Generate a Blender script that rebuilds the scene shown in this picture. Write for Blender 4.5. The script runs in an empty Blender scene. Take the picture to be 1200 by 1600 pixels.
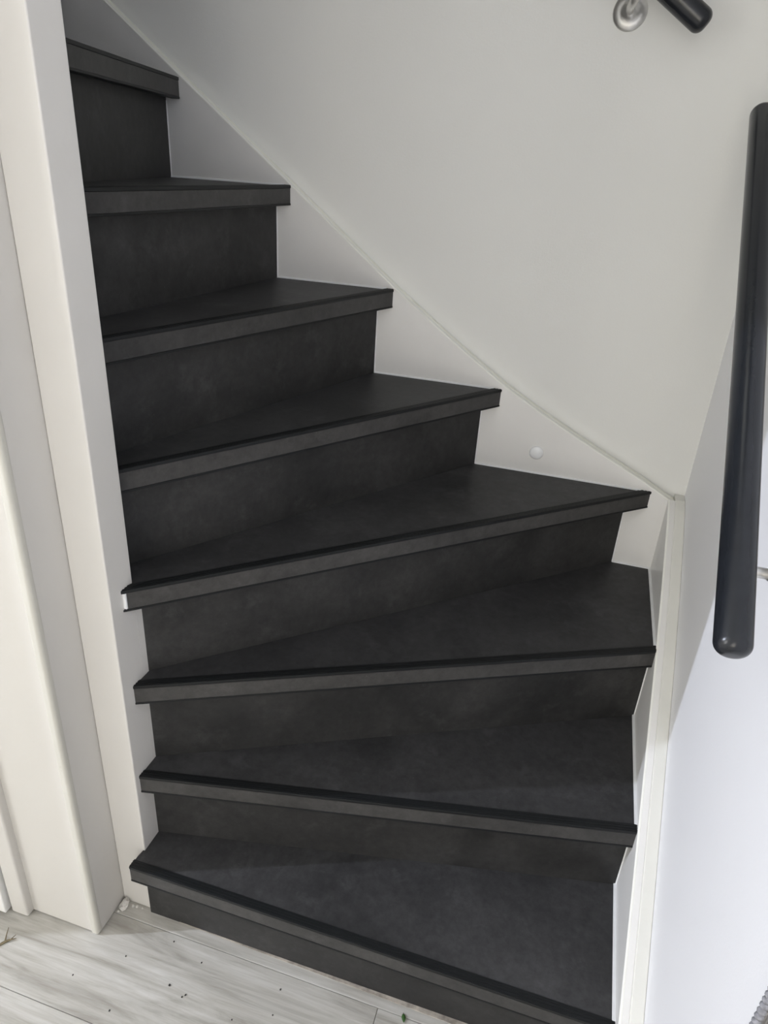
import bpy, bmesh, math, random
from mathutils import Vector, Matrix

random.seed(7)
scene = bpy.context.scene
COL = scene.collection

# ------------------------------------------------------------------ camera
cam_d = bpy.data.cameras.new('camera')
cam_d.sensor_fit = 'VERTICAL'
cam_d.sensor_height = 32.0
cam_d.lens = 1097.3 / 1600 * 32.0
cam_d.clip_start = 0.02
cam = bpy.data.objects.new('camera', cam_d)
COL.objects.link(cam)
RIGHT = Vector((0.9549, 0.2915, 0.0564))
FWD = Vector((-0.2369, 0.8628, -0.4466))
UP = Vector((-0.1788, 0.4131, 0.8930))
M = Matrix((RIGHT, UP, -FWD)).transposed().to_4x4()
M.translation = Vector((-0.2300, -1.5508, 1.3694))
cam.matrix_world = M
scene.camera = cam

# ------------------------------------------------------------------ world, lights, exposure
world = bpy.data.worlds.new('world')
scene.world = world
world.use_nodes = True
world.node_tree.nodes['Background'].inputs['Color'].default_value = (0.75, 0.86, 1.0, 1)
world.node_tree.nodes['Background'].inputs['Strength'].default_value = 0.6

def area(name, loc, aim, sx, sy, power, colour):
    d = bpy.data.lights.new(name, 'AREA')
    d.shape = 'RECTANGLE'; d.size = sx; d.size_y = sy
    d.energy = power; d.color = colour
    o = bpy.data.objects.new(name, d); COL.objects.link(o)
    o.location = loc
    dirv = Vector(aim) - Vector(loc)
    o.rotation_euler = dirv.to_track_quat('-Z', 'Y').to_euler()
    return o

# daylight through the narrow side light beside the front door (left of the picture)
area('daylight_side_window', (-3.34, -1.885, 1.86), (-0.9, -0.95, 1.2), 0.03, 1.15, 80.0, (0.79, 0.845, 1.0))
# daylight through the wide hall window behind the photographer
area('daylight_hall_window', (-3.34, -3.05, 1.20), (-0.6, -1.2, 1.0), 1.6, 1.9, 60.0, (1.0, 0.985, 0.95))
# added fill light high in the stairwell, with no window behind it
area('stairwell_fill', (-1.2, -0.36, 4.5), (-1.2, -0.36, 0.0), 1.0, 0.4, 2.5, (1.0, 1.0, 0.93))
# added warm fill light behind the camera, brightening the front-facing surfaces
area('warm_back_fill', (-0.4, -4.14, 0.85), (-0.4, -1.0, 0.8), 1.2, 1.5, 14.0, (1.0, 0.90, 0.74))
# added fill light on the right, brightening the right faces of casing and newel
area('right_fill', (0.03, -3.0, 1.25), (-0.95, -1.6, 1.0), 0.9, 1.7, 12.0, (1.0, 0.98, 0.94))

vs = scene.view_settings
vs.view_transform = 'Standard'
vs.look = 'None'
vs.gamma = 1.0
vs.use_curve_mapping = False
vs.exposure = 0.11

# ------------------------------------------------------------------ materials
def new_mat(name):
    m = bpy.data.materials.new(name); m.use_nodes = True
    nt = m.node_tree
    return m, nt, nt.nodes['Principled BSDF']

def N(nt, t, **kw):
    n = nt.nodes.new(t)
    for k, v in kw.items():
        setattr(n, k, v)
    return n

def ramp(nt, stops):
    r = N(nt, 'ShaderNodeValToRGB')
    e = r.color_ramp.elements
    e[0].position, e[0].color = stops[0][0], (*stops[0][1], 1)
    e[1].position, e[1].color = stops[-1][0], (*stops[-1][1], 1)
    for p, c in stops[1:-1]:
        x = e.new(p); x.color = (*c, 1)
    return r

def world_coords(nt, scale=(1, 1, 1), jitter=False):
    g = N(nt, 'ShaderNodeNewGeometry')
    mp = N(nt, 'ShaderNodeMapping')
    mp.inputs['Scale'].default_value = scale
    nt.links.new(g.outputs['Position'], mp.inputs['Vector'])
    if jitter:
        oi = N(nt, 'ShaderNodeObjectInfo')
        mu = N(nt, 'ShaderNodeVectorMath', operation='SCALE')
        cb = N(nt, 'ShaderNodeCombineXYZ')
        for k in range(3):
            nt.links.new(oi.outputs['Random'], cb.inputs[k])
        nt.links.new(cb.outputs[0], mu.inputs[0]); mu.inputs['Scale'].default_value = 37.0
        nt.links.new(mu.outputs[0], mp.inputs['Location'])
    return mp.outputs[0]

def noise(nt, vec, scale, detail=4, rough=0.55, dist=0.0):
    n = N(nt, 'ShaderNodeTexNoise')
    n.inputs['Scale'].default_value = scale
    n.inputs['Detail'].default_value = detail
    n.inputs['Roughness'].default_value = rough
    n.inputs['Distortion'].default_value = dist
    nt.links.new(vec, n.inputs['Vector'])
    return n.outputs['Fac']

def mix(nt, a, b, fac, mode='MIX'):
    m = N(nt, 'ShaderNodeMix', data_type='RGBA', blend_type=mode)
    for sock, v in ((m.inputs[6], a), (m.inputs[7], b), (m.inputs[0], fac)):
        if isinstance(v, (tuple, list)):
            sock.default_value = (*v, 1)
        elif isinstance(v, (int, float)):
            sock.default_value = v
        else:
            nt.links.new(v, sock)
    return m.outputs[2]

def bump(nt, bsdf, h, strength, distance):
    b = N(nt, 'ShaderNodeBump')
    b.inputs['Strength'].default_value = strength
    b.inputs['Distance'].default_value = distance
    nt.links.new(h, b.inputs['Height'])
    nt.links.new(b.outputs[0], bsdf.inputs['Normal'])

def paint(name, col, rough=0.5, var=0.03, bscale=180, bstr=0.15, big=2.0, dirt=None):
    m, nt, b = new_mat(name)
    v = world_coords(nt)
    f = noise(nt, v, big, 5)
    lo = tuple(c * (1 - var) for c in col); hi = tuple(min(1, c * (1 + var)) for c in col)
    r = ramp(nt, [(0.3, lo), (0.7, hi)])
    nt.links.new(f, r.inputs[0])
    out = r.outputs[0]
    if dirt:
        # sparse scuffs with a shape of their own
        s = noise(nt, v, dirt[1], 8, 0.7)
        dr = ramp(nt, [(0.66, (0, 0, 0)), (0.74, (1, 1, 1))])
        nt.links.new(s, dr.inputs[0])
        sc = N(nt, 'ShaderNodeMath', operation='MULTIPLY'); sc.inputs[1].default_value = dirt[2]
        nt.links.new(dr.outputs[0], sc.inputs[0])
        out = mix(nt, out, dirt[0], sc.outputs[0])
    nt.links.new(out, b.inputs['Base Color'])
    b.inputs['Roughness'].default_value = rough
    h = noise(nt, v, bscale, 3)
    bump(nt, b, h, bstr, 0.002)
    return m

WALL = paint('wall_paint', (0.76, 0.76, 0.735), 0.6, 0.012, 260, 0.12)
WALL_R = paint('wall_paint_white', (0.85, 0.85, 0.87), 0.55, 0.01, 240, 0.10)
GLOSS = paint('stringer_paint', (0.78, 0.77, 0.75), 0.38, 0.03, 55, 0.22, 6.0)
TRIMP = paint('string_cap_paint', (0.73, 0.725, 0.68), 0.35, 0.03, 90, 0.12, 9.0)
NEWEL = paint('newel_paint', (0.70, 0.68, 0.645), 0.35, 0.02, 70, 0.10, 5.0)
CASING = paint('casing_paint', (0.62, 0.60, 0.565), 0.40, 0.02, 60, 0.12, 4.0, ((0.42, 0.38, 0.33), 26.0, 0.35))
BEADP = paint('corner_bead_paint', (0.57, 0.555, 0.50), 0.45, 0.03, 60, 0.12, 8.0, ((0.35, 0.31, 0.26), 40.0, 0.5))
DOORP = paint('door_paint', (0.82, 0.82, 0.80), 0.35, 0.01, 120, 0.06)
CAP_LIT = paint('string_cap_paint_lit', (0.90, 0.90, 0.82), 0.32, 0.02, 90, 0.1, 9.0)  # lighter copy of the cap paint, light on the back cap put into its colour
EDGE_LIT = paint('string_edge_highlight', (0.87, 0.87, 0.82), 0.3, 0.03, 90, 0.1, 9.0)  # lightened so the edge carries a painted highlight
CAULK = paint('caulk', (0.86, 0.87, 0.88), 0.45, 0.04, 150, 0.3, 30.0)
CEIL = paint('ceiling_paint', (0.82, 0.82, 0.80), 0.7, 0.01, 200, 0.1)

def vinyl(name, lo, hi, rough):
    m, nt, b = new_mat(name)
    v = world_coords(nt, jitter=True)
    c1 = noise(nt, v, 5.5, 7, 0.62, 0.4)
    r1 = ramp(nt, [(0.30, lo), (0.52, tuple((a + c) / 2 for a, c in zip(lo, hi))), (0.74, hi)])
    nt.links.new(c1, r1.inputs[0])
    # fine mottling of the concrete print
    c2 = noise(nt, v, 60, 7, 0.75)
    r2 = ramp(nt, [(0.3, (0.76, 0.76, 0.76)), (0.7, (1.24, 1.23, 1.22))])
    nt.links.new(c2, r2.inputs[0])
    o = mix(nt, r1.outputs[0], r2.outputs[0], 1.0, 'MULTIPLY')
    # pale wisps
    c3 = noise(nt, v, 17, 8, 0.72, 0.2)
    r3 = ramp(nt, [(0.56, (0, 0, 0)), (0.78, (0.42, 0.42, 0.42))])
    nt.links.new(c3, r3.inputs[0])
    o = mix(nt, o, tuple(c * 1.9 for c in hi), r3.outputs[0])
    # dust flecks
    vo = N(nt, 'ShaderNodeTexVoronoi'); vo.inputs['Scale'].default_value = 26
    nt.links.new(v, vo.inputs['Vector'])
    r4 = ramp(nt, [(0.012, (0.5, 0.5, 0.5)), (0.022, (0, 0, 0))])
    nt.links.new(vo.outputs['Distance'], r4.inputs[0])
    o = mix(nt, o, (0.20, 0.20, 0.19), r4.outputs[0])
    nt.links.new(o, b.inputs['Base Color'])
    rr = N(nt, 'ShaderNodeMapRange')
    rr.inputs[3].default_value = rough - 0.06; rr.inputs[4].default_value = rough + 0.08
    nt.links.new(c1, rr.inputs[0]); nt.links.new(rr.outputs[0], b.inputs['Roughness'])
    b.inputs['Specular IOR Level'].default_value = 0.26
    bump(nt, b, c2, 0.10, 0.001)
    return m

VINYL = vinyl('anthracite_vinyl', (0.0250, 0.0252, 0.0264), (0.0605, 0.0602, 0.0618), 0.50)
VINYL_LIT = vinyl('anthracite_vinyl_lit', (0.036, 0.0355, 0.0352), (0.068, 0.066, 0.064), 0.5)  # lighter copy of the tread vinyl, frontal light painted into the nosing faces
VINYL_SHADED = vinyl('anthracite_vinyl_shaded', (0.0185, 0.0187, 0.0190), (0.049, 0.0485, 0.0480), 0.5)  # darker copy of the tread vinyl, shade below the nosings painted in

def plain(name, col, rough, metal=0.0, var=0.1, scale=40.0, spec=0.5):
    m, nt, b = new_mat(name)
    v = world_coords(nt)
    f = noise(nt, v, scale, 4)
    r = ramp(nt, [(0.3, tuple(c * (1 - var) for c in col)), (0.7, tuple(min(1, c * (1 + var)) for c in col))])
    nt.links.new(f, r.inputs[0]); nt.links.new(r.outputs[0], b.inputs['Base Color'])
    b.inputs['Roughness'].default_value = rough
    b.inputs['Metallic'].default_value = metal
    b.inputs['Specular IOR Level'].default_value = spec
    return m

STRIP = plain('black_nosing_profile', (0.008, 0.009, 0.010), 0.5, spec=0.3)
RAIL = plain('black_rail_lacquer', (0.0135, 0.0155, 0.0195), 0.24, spec=0.45)
STEEL = plain('brushed_steel', (0.72, 0.71, 0.69), 0.38, 1.0, 0.06, 60)
LEAF = plain('green_leaf', (0.055, 0.13, 0.03), 0.5, var=0.3, scale=300)
TWIG = plain('dry_stalk', (0.16, 0.13, 0.075), 0.8, var=0.3, scale=300)
GRIT = plain('dark_grit', (0.03, 0.028, 0.026), 0.8, var=0.3, scale=300)
PLASTER = plain('plaster_crumb', (0.66, 0.64, 0.60), 0.8, var=0.1, scale=200)
SEAL = plain('floor_sealant', (0.38, 0.34, 0.29), 0.7, var=0.45, scale=45)
GAP = plain('floor_underlay', (0.10, 0.09, 0.075), 0.9)

def cloth(name):
    m, nt, b = new_mat(name)
    v = world_coords(nt, (1, 1, 1))
    w = N(nt, 'ShaderNodeTexWave', wave_type='BANDS', bands_direction='Y')
    w.inputs['Scale'].default_value = 60; w.inputs['Distortion'].default_value = 1.5
    nt.links.new(v, w.inputs['Vector'])
    r = ramp(nt, [(0.2, (0.13, 0.12, 0.11)), (0.8, (0.22, 0.205, 0.185))])
    nt.links.new(w.outputs['Fac'], r.inputs[0]); nt.links.new(r.outputs[0], b.inputs['Base Color'])
    b.inputs['Roughness'].default_value = 0.9
    bump(nt, b, w.outputs['Fac'], 0.5, 0.002)
    return m
CLOTH = cloth('grey_woven_mat')
CORD = plain('grey_cord', (0.26, 0.26, 0.28), 0.8, var=0.3, scale=250)

def wood():
    m, nt, b = new_mat('whitewashed_laminate')
    v = world_coords(nt, (1.0, 9.0, 1.0), jitter=True)
    g = noise(nt, v, 3.2, 8, 0.62, 0.9)
    r = ramp(nt, [(0.28, (0.30, 0.282, 0.25)), (0.46, (0.47, 0.455, 0.415)), (0.72, (0.60, 0.585, 0.55))])
    nt.links.new(g, r.inputs[0])
    v2 = world_coords(nt, (1.0, 22.0, 1.0), jitter=True)
    g2 = noise(nt, v2, 6.0, 6, 0.7, 0.5)
    r2 = ramp(nt, [(0.34, (0.79, 0.77, 0.74)), (0.56, (1.0, 1.0, 1.0))])
    nt.links.new(g2, r2.inputs[0])
    o = mix(nt, r.outputs[0], r2.outputs[0], 0.8, 'MULTIPLY')
    v3 = world_coords(nt)
    g3 = noise(nt, v3, 55, 6, 0.7)
    r3 = ramp(nt, [(0.69, (0, 0, 0)), (0.78, (0.35, 0.35, 0.35))])
    nt.links.new(g3, r3.inputs[0])
    o = mix(nt, o, (0.27, 0.25, 0.22), r3.outputs[0])
    nt.links.new(o, b.inputs['Base Color'])
    b.inputs['Roughness'].default_value = 0.5
    bump(nt, b, g2, 0.12, 0.001)
    return m
WOOD = wood()

# ------------------------------------------------------------------ helpers
def tag(o, label=None, cat=None, group=None, kind=None):
    if label: o['label'] = label
    if cat: o['category'] = cat
    if group: o['group'] = group
    if kind: o['kind'] = kind
    return o

def empty(name, loc):
    o = bpy.data.objects.new(name, None); COL.objects.link(o)
    o.location = loc; o.empty_display_size = 0.05
    return o

def world_loc(o):
    v = Vector((0, 0, 0))
    while o:
        v += o.location; o = o.parent
    return v

def link(name, verts, faces, m, parent=None, smooth=False, bevel=0.0, seg=2):
    vs_ = [Vector(v) for v in verts]
    lo = Vector([min(v[i] for v in vs_) for i in range(3)]); hi = Vector([max(v[i] for v in vs_) for i in range(3)])
    org = Vector(((lo.x + hi.x) / 2, (lo.y + hi.y) / 2, lo.z))
    me = bpy.data.meshes.new(name)
    me.from_pydata([v - org for v in vs_], [], faces)
    bm = bmesh.new(); bm.from_mesh(me)
    bmesh.ops.recalc_face_normals(bm, faces=bm.faces)
    bm.to_mesh(me); bm.free()
    me.materials.append(m)
    if smooth:
        me.polygons.foreach_set('use_smooth', [True] * len(me.polygons))
    o = bpy.data.objects.new(name, me); COL.objects.link(o)
    o.parent = parent
    o.location = org - (world_loc(parent) if parent else Vector((0, 0, 0)))
    if bevel:
        b = o.modifiers.new('bevel', 'BEVEL'); b.width = bevel; b.segments = seg; b.limit_method = 'ANGLE'
        b.harden_normals = False
    return o

BOXF = [(0, 1, 2, 3), (4, 7, 6, 5), (0, 4, 5, 1), (1, 5, 6, 2), (2, 6, 7, 3), (3, 7, 4, 0)]
def box(name, x0, x1, y0, y1, z0, z1, m, parent=None, bevel=0.0, seg=2):
    v = [(x0, y0, z0), (x1, y0, z0), (x1, y1, z0), (x0, y1, z0), (x0, y0, z1), (x1, y0, z1), (x1, y1, z1), (x0, y1, z1)]
    return link(name, v, BOXF, m, parent, False, bevel, seg)

def prism(name, poly, z0, z1, m, parent=None, bevel=0.0):
    n = len(poly)
    v = [(x, y, z0) for x, y in poly] + [(x, y, z1) for x, y in poly]
    f = [tuple(range(n)), tuple(range(n, 2 * n))] + [(i, (i + 1) % n, n + (i + 1) % n, n + i) for i in range(n)]
    return link(name, v, f, m, parent, False, bevel)

def slab(name, pts, axis, a0, a1, m, parent=None, bevel=0.0):
    """upright board: outline pts (u, z), extruded along axis ('x': u is y; 'y': u is x)"""
    n = len(pts)
    P = (lambda a, u, z: (a, u, z)) if axis == 'x' else (lambda a, u, z: (u, a, z))
    v = [P(a0, u, z) for u, z in pts] + [P(a1, u, z) for u, z in pts]
    f = [tuple(range(n)), tuple(range(n, 2 * n))] + [(i, (i + 1) % n, n + (i + 1) % n, n + i) for i in range(n)]
    return link(name, v, f, m, parent, False, bevel)

def ribbon(name, pts, axis, a0, a1, th, m, parent=None, bevel=0.0):
    """strip following an upright curve pts (u, z), thickness th downwards across the curve"""
    low = []
    for i, (u, z) in enumerate(pts):
        a = pts[max(0, i - 1)]; b = pts[min(len(pts) - 1, i + 1)]
        d = Vector((b[0] - a[0], b[1] - a[1])).normalized()
        nn = Vector((-d.y, d.x))
        if nn.y < 0: nn = -nn
        low.append((u - nn.x * th, z - nn.y * th))
    return slab(name, list(pts) + low[::-1], axis, a0, a1, m, parent, bevel)

def tube(name, pts, radii, m, parent=None, seg=24, caps=True):
    """round sweep through pts with a radius at each"""
    P = [Vector(p) for p in pts]
    verts, faces = [], []
    ref = None
    for i, p in enumerate(P):
        d = (P[min(i + 1, len(P) - 1)] - P[max(i - 1, 0)]).normalized()
        if ref is None:
            ref = d.orthogonal().normalized()
        ref = (ref - d * ref.dot(d)).normalized()
        bn = d.cross(ref)
        for k in range(seg):
            a = 2 * math.pi * k / seg
            verts.append(p + (ref * math.cos(a) + bn * math.sin(a)) * radii[i])
    for i in range(len(P) - 1):
        for k in range(seg):
            k2 = (k + 1) % seg
            faces.append((i * seg + k, i * seg + k2, (i + 1) * seg + k2, (i + 1) * seg + k))
    if caps:
        faces.append(tuple(range(seg))); faces.append(tuple(range((len(P) - 1) * seg, len(P) * seg)))
    return link(name, verts, faces, m, parent, True)

def rounded_rail(name, a, b, r, m, parent, fillet):
    a, b = Vector(a), Vector(b); d = (b - a).normalized(); L = (b - a).length
    pts, rad = [], []
    for i in range(9):
        t = math.pi / 2 * i / 8
        pts.append(a + d * (fillet * (1 - math.cos(t)))); rad.append(max(r - fillet + fillet * math.sin(t), 1e-4))
    for i in range(1, 12):
        pts.append(a + d * (fillet + (L - 2 * fillet) * i / 12)); rad.append(r)
    for i in range(9):
        t = math.pi / 2 * (1 - i / 8)
        pts.append(b - d * (fillet * (1 - math.cos(t)))); rad.append(max(r - fillet + fillet * math.sin(t), 1e-4))
    return tube(name, pts, rad, m, parent, 40)

# ------------------------------------------------------------------ stair measures (metres)
TN = 0.0382            # thickness of a nosing
OV = 0.0326            # overhang of a nosing over its riser
Z = [0.0, 0.1736, 0.3546, 0.5489, 0.7396, 0.9245, 1.1153, 1.3090, 1.5026, 1.694, 1.885]
WALLPT = {1: (0, -.8343), 2: (0, -.6022), 3: (0, -.3323), 4: (-.0396, 0), 5: (-.4009, 0), 6: (-.6665, 0),
          7: (-.9129, 0), 8: (-1.172, 0), 9: (-1.43, 0), 10: (-1.68, 0)}
ANG = {1: .172, 2: 11.962, 3: 26.834, 4: 42.968, 5: 56.245, 6: 70.957, 7: 84.554, 8: 104.06, 9: 100.0, 10: 96.0}
XN, YNF, YNB = -0.8650, -0.7975, -0.7390     # right face, front and back of the newel
NT_ = 9

def ldir(k):
    a = math.radians(ANG[k]); return Vector((-math.cos(a), -math.sin(a)))
def lnor(k):
    d = ldir(k); return Vector((d.y, -d.x))
def ends(k, off, xleft=None):
    """wall end and newel end of the nosing line k moved inwards by off"""
    q = Vector(WALLPT[k]) + lnor(k) * off; d = ldir(k)
    t = -q.x / d.x if k <= 3 else -q.y / d.y
    w = q + d * t
    if k <= 4:
        xl = XN if xleft is None else xleft
        l = q + d * ((xl - q.x) / d.x)
    else:
        l = q + d * ((YNB - q.y) / d.y)
    return w, l
def clip(poly, p, n):
    out = []
    for i in range(len(poly)):
        a, b = poly[i], poly[(i + 1) % len(poly)]
        da, db = (a - p).dot(n), (b - p).dot(n)
        if da >= 0: out.append(a)
        if (da >= 0) != (db >= 0):
            out.append(a + (b - a) * (da / (da - db)))
    return out

# ------------------------------------------------------------------ the setting
XW, YW = 0.036, 0.030      # wall faces behind the strings
HL, HF = -3.40, -4.20      # hall: left wall and front wall
floor = box('floor', HL, 0.30, HF, -0.70, -0.06, -0.010, GAP)
tag(floor, 'pale whitewashed wood floor in front of the dark stairs', 'floor', kind='structure')
rows = [-0.70, -0.828, -1.012, -1.196, -1.380, -1.564, -1.748, -1.932, -2.116, -2.300, -2.484, -2.668, -2.852, -3.036, -3.220, -3.404, -3.588, -3.772, -3.956, -4.140, HF]
for r in range(len(rows) - 1):
    y1, y0 = rows[r], rows[r + 1]
    x = [-0.381 + 0.55, -0.381, -0.2, -0.55, -1.2][r % 5] if r not in (1,) else -0.381
    cuts = [HL]
    c = x
    while c > HL + .05: c -= 1.285
    c += 1.285
    while c < 0.25:
        if c > HL + .05: cuts.append(c)
        c += 1.285
    cuts.append(0.30)
    for a, b in zip(cuts[:-1], cuts[1:]):
        box('plank', a + .0004, b - .0004, y0 + .0004, y1 - .0004, -0.010, 0.0, WOOD, floor, 0.0008, 1)

wall_back = box('wall_back', HL, XW + .14, YW, YW + .12, 0, 4.6, WALL)
tag(wall_back, 'off-white plastered wall behind the winding stairs', 'wall', kind='structure')
wall_right = box('wall_right', XW, XW + .14, -1.066, YW, 0, 4.6, WALL_R)
tag(wall_right, 'bright white wall with the long black handrail', 'wall', kind='structure')
w = box('wall_right_recess', XW + .026, XW + .14, HF, -1.066, 0, 2.5, WALL_R)
tag(w, 'white wall set back behind the grey mat at the right edge', 'wall', kind='structure')
wall_mid = box('wall_middle', HL, -0.932, YNF, YNB, 0, 4.6, NEWEL)
tag(wall_mid, 'white partition beside the stairs behind the door casing', 'wall', kind='structure')
w = box('wall_left', HL - .12, HL, HF, YNF, 0, 2.5, WALL)
tag(w, 'white hall wall left of the door, with the two windows', 'wall', kind='structure')
w = box('wall_front', HL, XW + .14, HF - .12, HF, 0, 2.5, WALL)
tag(w, 'white hall wall behind the photographer', 'wall', kind='structure')
w = box('ceiling', HL, XW + .14, HF, YNF, 2.5, 2.62, CEIL)
tag(w, 'white ceiling of the hall', 'ceiling', kind='structure')
w = box('ceiling_stairwell', HL, XW + .14, YNB, YW, 4.6, 4.7, CEIL)
tag(w, 'white ceiling high over the stairs', 'ceiling', kind='structure')
w = box('wall_upper', -0.932, XW + .14, YNF, YNB, 2.5, 4.6, WALL)
tag(w, 'white wall above the opening to the stairs', 'wall', kind='structure')
w = box('wall_stair_end', HL - .12, HL, YNB, YW, 0, 4.6, WALL)
tag(w, 'white wall at the upper end of the stairs', 'wall', kind='structure')

w = box('shade_pier', HL, -1.66, -1.1755, YNF, 0, 2.5, WALL)  # added pier out of view, keeps the side light off the casing front
tag(w, 'added unseen wall pier left of the cupboard door, shading the casing', 'wall', kind='structure')

def window(name, axis, c, u0, u1, z0, z1, label):
    r = empty(name, (c, (u0 + u1) / 2, z0) if axis[0] == 'x' else ((u0 + u1) / 2, c, z0))
    tag(r, label, 'window', kind='structure')
    def b(n, a0, a1, b0, b1, d0, d1, m):
        if axis == 'xr': box(n, c - d1, c - d0, a0, a1, b0, b1, m, r, 0.002)
        elif axis == 'x': box(n, c + d0, c + d1, a0, a1, b0, b1, m, r, 0.002)
        else: box(n, a0, a1, c + d0, c + d1, b0, b1, m, r, 0.002)
    t = 0.05
    b('frame', u0 - t, u1 + t, z1, z1 + t, 0, .04, DOORP); b('frame', u0 - t, u1 + t, z0 - t, z0, 0, .04, DOORP)
    b('frame', u0 - t, u0, z0, z1, 0, .04, DOORP); b('frame', u1, u1 + t, z0, z1, 0, .04, DOORP)
    b('pane', u0, u1, z0, z1, 0, .008, STEEL)
window('window_1', 'x', HL, -1.93, -1.84, 1.28, 2.44, 'narrow side window in the left hall wall')
window('window_2', 'x', HL, -3.85, -2.25, 0.25, 2.15, 'wide hall window in the left hall wall')

window('fill_panel', 'xr', XW + .026, -3.45, -2.55, 0.40, 2.10, 'added glazed panel behind the fill light on the right hall wall')  # added to go with the right-hand fill light

# door casing left of the newel
tr = empty('trim_1', (-1.007, -0.84, 0))
tag(tr, 'white boxed door casing between the cupboard door and the newel', 'trim', kind='structure')
box('casing_panel', -1.083, -0.944, -0.8765, -0.790, 0.0035, 2.5, CASING, tr, 0.001)
box('casing_side', -0.945, -0.9318, -0.8700, -0.790, 0.0035, 2.5, CASING, tr, 0.001)
box('corner_bead', -0.949, -0.931, -0.8800, -0.8640, 0.001, 2.5, BEADP, tr, 0.0065, 5)
st = box('trim_2', -1.121, -1.0825, -0.8925, YNF, 0.002, 2.5, CASING, None, 0.004, 3)
tag(st, 'narrow white upright door stop beside the cupboard door', 'trim', kind='structure')
dr = empty('door_1', (-1.39, -0.85, 0.0))
tag(dr, 'white cupboard door at the far left edge', 'door', kind='structure')
box('door_leaf', -1.655, -1.126, -0.9020, -0.862, 0.006, 2.02, DOORP, dr, 0.002)
for zz in (0.25, 1.15):
    box('door_panel', -1.575, -1.206, -0.9045, -0.9015, zz, zz + 0.72, DOORP, dr, 0.0015)
kn = tube('door_knob', [(-1.165, -.9045, 1.02), (-1.165, -.93, 1.02), (-1.165, -.94, 1.02), (-1.165, -.958, 1.02), (-1.165, -.966, 1.02)],
          [.008, .008, .022, .026, .012], STEEL, dr)
w = box('wall_over_door', -1.66, -1.121, -0.862, YNF, 2.03, 2.5, NEWEL)
tag(w, 'white wall strip over the cupboard door', 'wall', kind='structure')

# ------------------------------------------------------------------ staircase
stair = empty('staircase', (-0.43, -0.43, 0.0))
tag(stair, 'winding staircase with anthracite concrete-look treads and white strings', 'staircase')

FILL = []
for k in range(1, NT_ + 1):
    z = Z[k]
    w0, l0 = ends(k, 0.0015)
    # tread outline between this nosing and the riser behind it
    poly = [Vector(p) for p in ((-3, -2), (0, -2), (0, 0), (-3, 0))]
    poly = clip(poly, w0, lnor(k))
    wb, lb = ends(k + 1, OV + 0.007)
    poly = clip(poly, wb, -lnor(k + 1))
    if k <= 3:
        poly = clip(poly, Vector((XN, 0)), Vector((1, 0)))
    elif k == 4:
        poly = clip(poly, Vector((-0.925, 0)), Vector((1, 0))); poly = clip(poly, Vector((0, -0.790)), Vector((0, 1)))
    else:
        poly = clip(poly, Vector((0, YNB)), Vector((0, 1)))
    tread = prism('tread', [tuple(p) for p in poly], z - TN + 0.002, z, VINYL, stair, 0.0008)
    if k == 1:   # the first tread runs a little round the foot of the newel
        prism('tread_return', [(XN, YNF - .0005), (XN, l0.y), (-0.8705, l0.y), (-0.8705, -.812), (-0.868, YNF - .0005)],
              z - TN + 0.002, z, VINYL, tread)
    xl = -0.872 if k == 1 else XN
    def strip(name, o0, o1, z0, z1, m, xleft=xl, bev=0.0006, par=tread):
        a, b = ends(k, o0, xleft); c, d = ends(k, o1, xleft)
        return prism(name, [tuple(a), tuple(b), tuple(d), tuple(c)], z0, z1, m, par, bev)
    s = strip('nosing_strip', -0.0012, 0.0165, z - 0.0045, z + 0.0016, STRIP)
    s['label'] = 'black anti-slip nosing profile'
    for q in range(3):   # shallow ribs of the profile
        strip('rib', 0.001 + .005 * q, 0.0035 + .005 * q, z + 0.0012, z + 0.0022, STRIP, bev=0.0, par=s)
    strip('nosing_face', 0.0, 0.006, z - TN + 0.0035, z - 0.0045, VINYL_LIT, xleft=(-0.8600 if k == 4 else xl))
    strip('edge_trim', -0.0008, 0.020, z - TN - 0.0005, z - TN + 0.0035, STRIP)
    if k == 4:   # bare white end of the fourth nosing
        box('end_filler', XN - .001, -0.8602, l0.y + .000, l0.y + .010, z - TN + .004, z - .005, CAULK, tread, 0.001)
    # riser under this nosing
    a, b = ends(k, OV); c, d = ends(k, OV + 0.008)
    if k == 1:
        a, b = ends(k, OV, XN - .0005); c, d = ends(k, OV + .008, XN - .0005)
    prism('riser', [tuple(a), tuple(b), tuple(d), tuple(c)], Z[k - 1], z - TN + 0.002, VINYL_SHADED, stair)

# newel post
nw = box('newel_post', -0.9315, XN, YNF, YNB, 0.0, 2.5, NEWEL, stair, 0.0022, 3)
nw['label'] = 'white square newel post rising past the narrow ends of the treads'

ib = box('newel_base', -0.9315, XN, YNB - .001, -0.650, 0.0, Z[4] - TN, NEWEL, stair)
# back string
TOPB = [(-1.95, 2.108), (-1.6, 1.84), (-1.338, 1.6390), (-1.165, 1.5050), (-1.04, 1.4100), (-.914, 1.3134), (-.79, 1.2175),
        (-.665, 1.1210), (-.534, 1.0270), (-.46, .9770), (-.392, .9330), (-.305, .8840), (-.222, .8410), (-.145, .8030), (-.069, .7665), (0, .7300), (.0152, .7228)]
low = [(0.0152, 0.0), (-0.6, 0.0), (-1.95, 1.0)]
sb = slab('back_string', TOPB + low, 'y', 0.0, 0.0150, GLOSS, stair, 0.0015)
ribbon('string_cap', [(u + .0, zz + .0012) for u, zz in TOPB], 'y', 0.0135, YW, 0.05, CAP_LIT, sb, 0.002)
ribbon('string_edge', [(u, zz + .0004) for u, zz in TOPB], 'y', -0.0006, 0.0130, 0.003, EDGE_LIT, sb, 0.0012)
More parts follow.
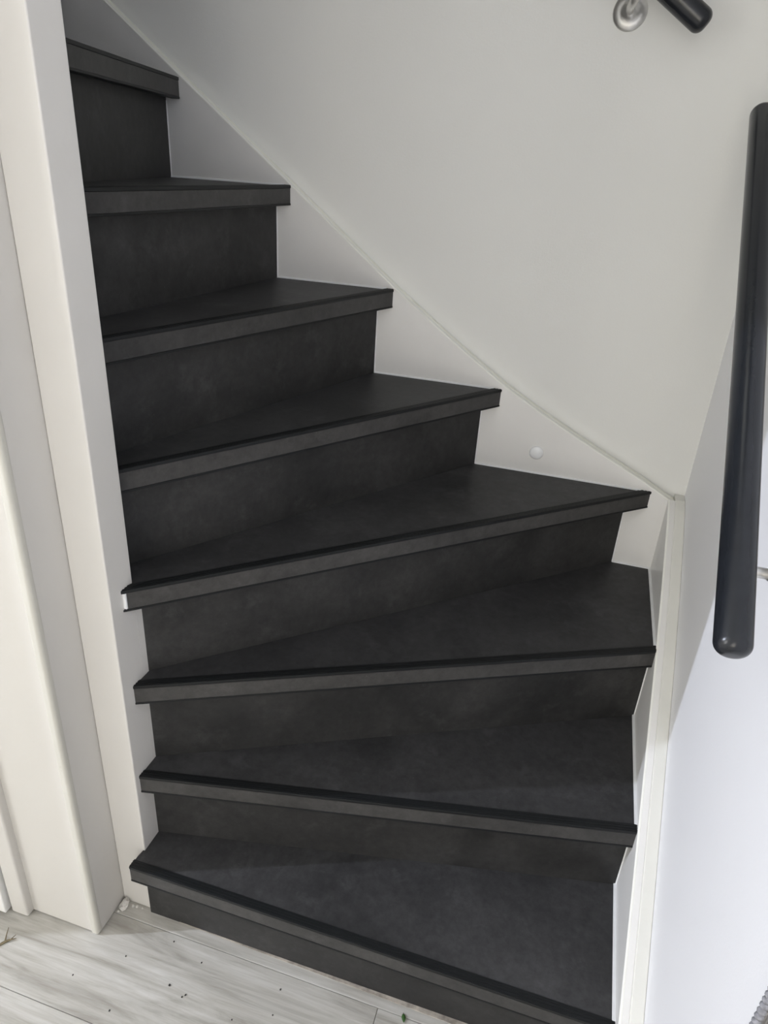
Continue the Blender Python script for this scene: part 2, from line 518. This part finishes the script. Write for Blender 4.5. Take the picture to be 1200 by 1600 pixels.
# right string
TOPR = [(0.0, .7300), (-.03, .7185), (-.11, .6770), (-.212, .6204), (-.334, .5464), (-.4975, .4351), (-.690, .3044), (-.838, .2034), (-.93, .1410)]
lowr = [(-.93, 0.0), (0.0, 0.0)]
sr = slab('right_string', TOPR + lowr, 'x', 0.0, 0.0150, GLOSS, stair, 0.0015)
TR2 = [(YW, .7330)] + [(u, zz + .0012) for u, zz in TOPR]
ribbon('string_cap', TR2, 'x', 0.0145, XW, 0.05, TRIMP, sr, 0.002)
ribbon('string_edge', [(u, zz + .0004) for u, zz in TOPR], 'x', -0.0006, 0.0040, 0.003, EDGE_LIT, sr, 0.0012)

# white caulk along the joints
for k in range(1, NT_ + 1):
    z = Z[k]
    a = ends(k, 0.015)[0]; b = ends(k + 1, OV)[0]; r = ends(k, OV)[0]
    if k >= 4:
        box('caulk_bead', b.x, a.x, -0.0034, 0.001, z - .001, z + .0034, CAULK, sb, 0.0008)
        box('caulk_bead', r.x - .001, r.x + .0018, -0.0020, 0.001, Z[k - 1], z - TN - .004, CAULK, sb, 0.0008)
    elif k == 3:
        box('caulk_bead', b.x, 0.0, -0.0034, 0.001, z - .001, z + .0034, CAULK, sb, 0.0008)
        box('caulk_bead', -0.0048, 0.001, a.y, 0.0, z - .001, z + .0025, CAULK, sr, 0.0008)
        box('caulk_bead', -0.0020, 0.001, r.y - .0018, r.y + .001, Z[k - 1], z - TN - .004, CAULK, sr, 0.0008)
    else:
        box('caulk_bead', -0.0048, 0.001, a.y, b.y, z - .001, z + .0025, CAULK, sr, 0.0008)
        box('caulk_bead', -0.0020, 0.001, r.y - .0018, r.y + .001, Z[k - 1], z - TN - .004, CAULK, sr, 0.0008)

# domed screw cap on the back string
cx, cz, R = -0.3026, 0.7906, 0.0158
rings = [(1.0, 0.0), (1.0, .0022), (.95, .0038), (.78, .0056), (.5, .0068), (.25, .0074)]
v, f = [], []
for rr, dd in rings:
    for i in range(28):
        a = 2 * math.pi * i / 28
        v.append((cx + R * rr * math.cos(a), -dd, cz + R * rr * math.sin(a)))
for j in range(len(rings) - 1):
    for i in range(28):
        f.append((j * 28 + i, j * 28 + (i + 1) % 28, (j + 1) * 28 + (i + 1) % 28, (j + 1) * 28 + i))
f.append(tuple(range((len(rings) - 1) * 28, len(rings) * 28)))
cp = link('screw_cap', v, f, CAULK, sb, True); cp['label'] = 'round white screw cap'

# ------------------------------------------------------------------ handrails
def lathe_out(name, c, out, prof, m, parent):
    c = Vector(c); out = Vector(out)
    return tube(name, [c + out * d for d, r in prof], [r for d, r in prof], m, parent, 36)

def handrail(a, b, r, out, spots, label, drop):
    t = empty('handrail', (Vector(a) + Vector(b)) / 2)
    tag(t, label, 'handrail')
    rounded_rail('rail', a, b, r, RAIL, t, r * .72)
    out = Vector(out); dirv = (Vector(b) - Vector(a)).normalized()
    perp = Vector((0, 0, -1)) - dirv * dirv.dot(Vector((0, 0, -1))); perp.normalize()
    for s, dist in spots:
        p = Vector(a) + (Vector(b) - Vector(a)) * s
        under = p + perp * (r - .002)
        foot = p + perp * drop - out * dist
        prof = [(0.0, .0295), (.0022, .0298), (.0040, .0285), (.0062, .020), (.0095, .0105), (.0150, .0075)]
        br = lathe_out('bracket', foot, out, prof, STEEL, t)
        br['label'] = 'brushed steel wall bracket'
        e = p + perp * drop
        pts = [foot + out * .010]
        pts.append(foot + out * (dist * .45))
        for i in range(7):
            th = math.pi / 2 * i / 6
            rad = dist * .45
            pts.append(foot + out * (dist - rad + rad * math.sin(th)) - perp * (rad * (1 - math.cos(th))))
        pts.append(under)
        tube('arm', pts, [.0068] * len(pts), STEEL, br, 20)
    return t

ra, rb = Vector((-0.026, -0.862, 0.9200)), Vector((-0.026, -0.098, 1.4790))
handrail(ra, rb, 0.0200, (-1, 0, 0), [(0.137, XW + .026), (0.86, XW + .026)],
         'long black handrail on the bright white right wall', 0.050)
ea = Vector((-0.138, -0.036, 1.6030)); eb = ea + Vector((-1.0, 0, 0.68)) * 1.6
handrail(ea, eb, 0.0205, (0, -1, 0), [(0.0634, YW + .036), (0.55, YW + .036)],
         'black handrail end on the back wall at the top edge', 0.049)

# ------------------------------------------------------------------ mat at the end of the right wall
mt = empty('woven_mat', (XW + .012, -1.30, 0))
tag(mt, 'grey woven mat with a ribbed edge, upright at the end of the right wall', 'mat')
box('mat_sheet', XW + .003, XW + .024, -1.52, -1.072, 0.0, 1.05, CLOTH, mt, 0.004)
hx = []
for i in range(1200):
    zz = 0.002 + 1.046 * i / 1199
    a = zz * 2 * math.pi / .0085
    hx.append((XW + .0015 + .0016 * math.cos(a), -1.0715 + .0016 * math.sin(a), zz))
tube('edge_cord', hx, [.0038] * len(hx), CORD, mt, 8)

# ------------------------------------------------------------------ small things on the floor
seal = prism('sealant_strip', [(-.846, -.8010), (-0.002, -.8005), (-0.002, -.8150), (-.25, -.8115), (-.846, -.8035)], 0.0, 0.0012, SEAL, floor)

def lump(name, c, r, m, sq=(1, 1, .6), seed=0, sub=1):
    rnd = random.Random(seed)
    bm = bmesh.new(); bmesh.ops.create_icosphere(bm, subdivisions=sub, radius=1)
    vs_, fs_ = [], []
    for vv in bm.verts:
        s = 1 + rnd.uniform(-.3, .3)
        vs_.append((c[0] + vv.co.x * r * sq[0] * s, c[1] + vv.co.y * r * sq[1] * s, c[2] + max(0, (vv.co.z + .8)) * r * sq[2] * s))
    for ff in bm.faces: fs_.append([q.index for q in ff.verts])
    bm.free()
    return link(name, vs_, fs_, m)
o = lump('plaster_crumb', (-.9205, -.8125, 0), .0105, PLASTER, (.75, 1.15, .7), 3, 2)
tag(o, 'largest white plaster crumb on the floor in the casing corner', 'debris')
for i, (x, y, r) in enumerate([(-.905, -.806, .0035), (-.897, -.8045, .0030), (-.926, -.824, .0028), (-.885, -.8035, .0022)]):
    o = lump('plaster_crumb', (x, y, 0), r, PLASTER, (1, 1, .7), 10 + i)
    tag(o, 'tiny plaster crumb on the floor at the foot of the newel', 'debris', 'tiny plaster crumbs')
GP = [(-.754, -.9146, .0021), (-.7179, -.9198, .0019), (-.722, -.925, .0015), (-.86, -.895, .0013), (-.83, -.985, .0016), (-.72, -.86, .0013),
      (-.56, -.856, .0016), (-.555, -.9, .0014), (-.93, -.955, .0015), (-.68, -.985, .0014), (-.62, -.93, .0012), (-.79, -.842, .0015)]
for i, (x, y, r) in enumerate(GP):
    o = lump('grit_speck', (x, y, 0), r, GRIT, (1, 1.3, .6), 30 + i)
    tag(o, 'tiny dark speck of grit on the pale floor', 'debris', 'grit specks on the floor')
# leaf fragment
lv, lf = [], []
lc = Vector((-.3323, -.8305, .0022)); la = Vector((.35, -1, 0)).normalized(); lb_ = Vector((1, .35, 0)).normalized()
prof = [(-1, .03), (-.6, .62), (-.1, .9), (.4, .75), (.8, .4), (1, .03)]
for t_, w_ in prof:
    for s_ in (-1, 0, 1):
        p_ = lc + la * (.0075 * t_) + lb_ * (.0042 * w_ * s_) + Vector((0, 0, .0012 * abs(s_) - .0008 * t_ * t_))
        lv.append(p_)
n_ = len(lv)
lv += [p_ - Vector((0, 0, .0006)) for p_ in lv]
for i in range(len(prof) - 1):
    for j in range(2):
        a_ = i * 3 + j
        lf.append((a_, a_ + 1, a_ + 4, a_ + 3)); lf.append((n_ + a_, n_ + a_ + 3, n_ + a_ + 4, n_ + a_ + 1))
rim = [0, 1, 2] + [i * 3 + 2 for i in range(1, 6)] + [16, 15] + [i * 3 for i in range(4, 0, -1)]
for a_, b_ in zip(rim, rim[1:] + rim[:1]): lf.append((a_, b_, n_ + b_, n_ + a_))
lg = empty('leaf_fragment', (lc.x, lc.y, 0)); tag(lg, 'small green leaf fragment on the floor before the first step', 'leaf')
bl = link('leaf_blade', lv, lf, LEAF, lg, True)
tube('leaf_stalk', [lc - la * .0068, lc - la * .0095 + Vector((0, 0, -.0012))], [.0006, .0004], TWIG, lg, 8)
# dry stalk at the left edge
tg = empty('dried_stalk', (-1.085, -.943, 0)); tag(tg, 'dried forked plant stalk on the floor at the left edge', 'plant debris')
B0 = Vector((-1.089, -.946, .002))
tube('stem', [B0 + Vector((-.008, -.012, 0)), B0, B0 + Vector((.008, .006, .002)), B0 + Vector((.018, .010, .005))], [.0022, .0026, .0016, .0006], TWIG, tg, 8)
tube('side_shoot', [B0, B0 + Vector((-.006, .012, .003)), B0 + Vector((-.010, .022, .006))], [.0016, .001, .0005], TWIG, tg, 8)
tube('side_shoot', [B0 + Vector((.008, .006, .002)), B0 + Vector((.012, .016, .004))], [.0012, .0005], TWIG, tg, 8)
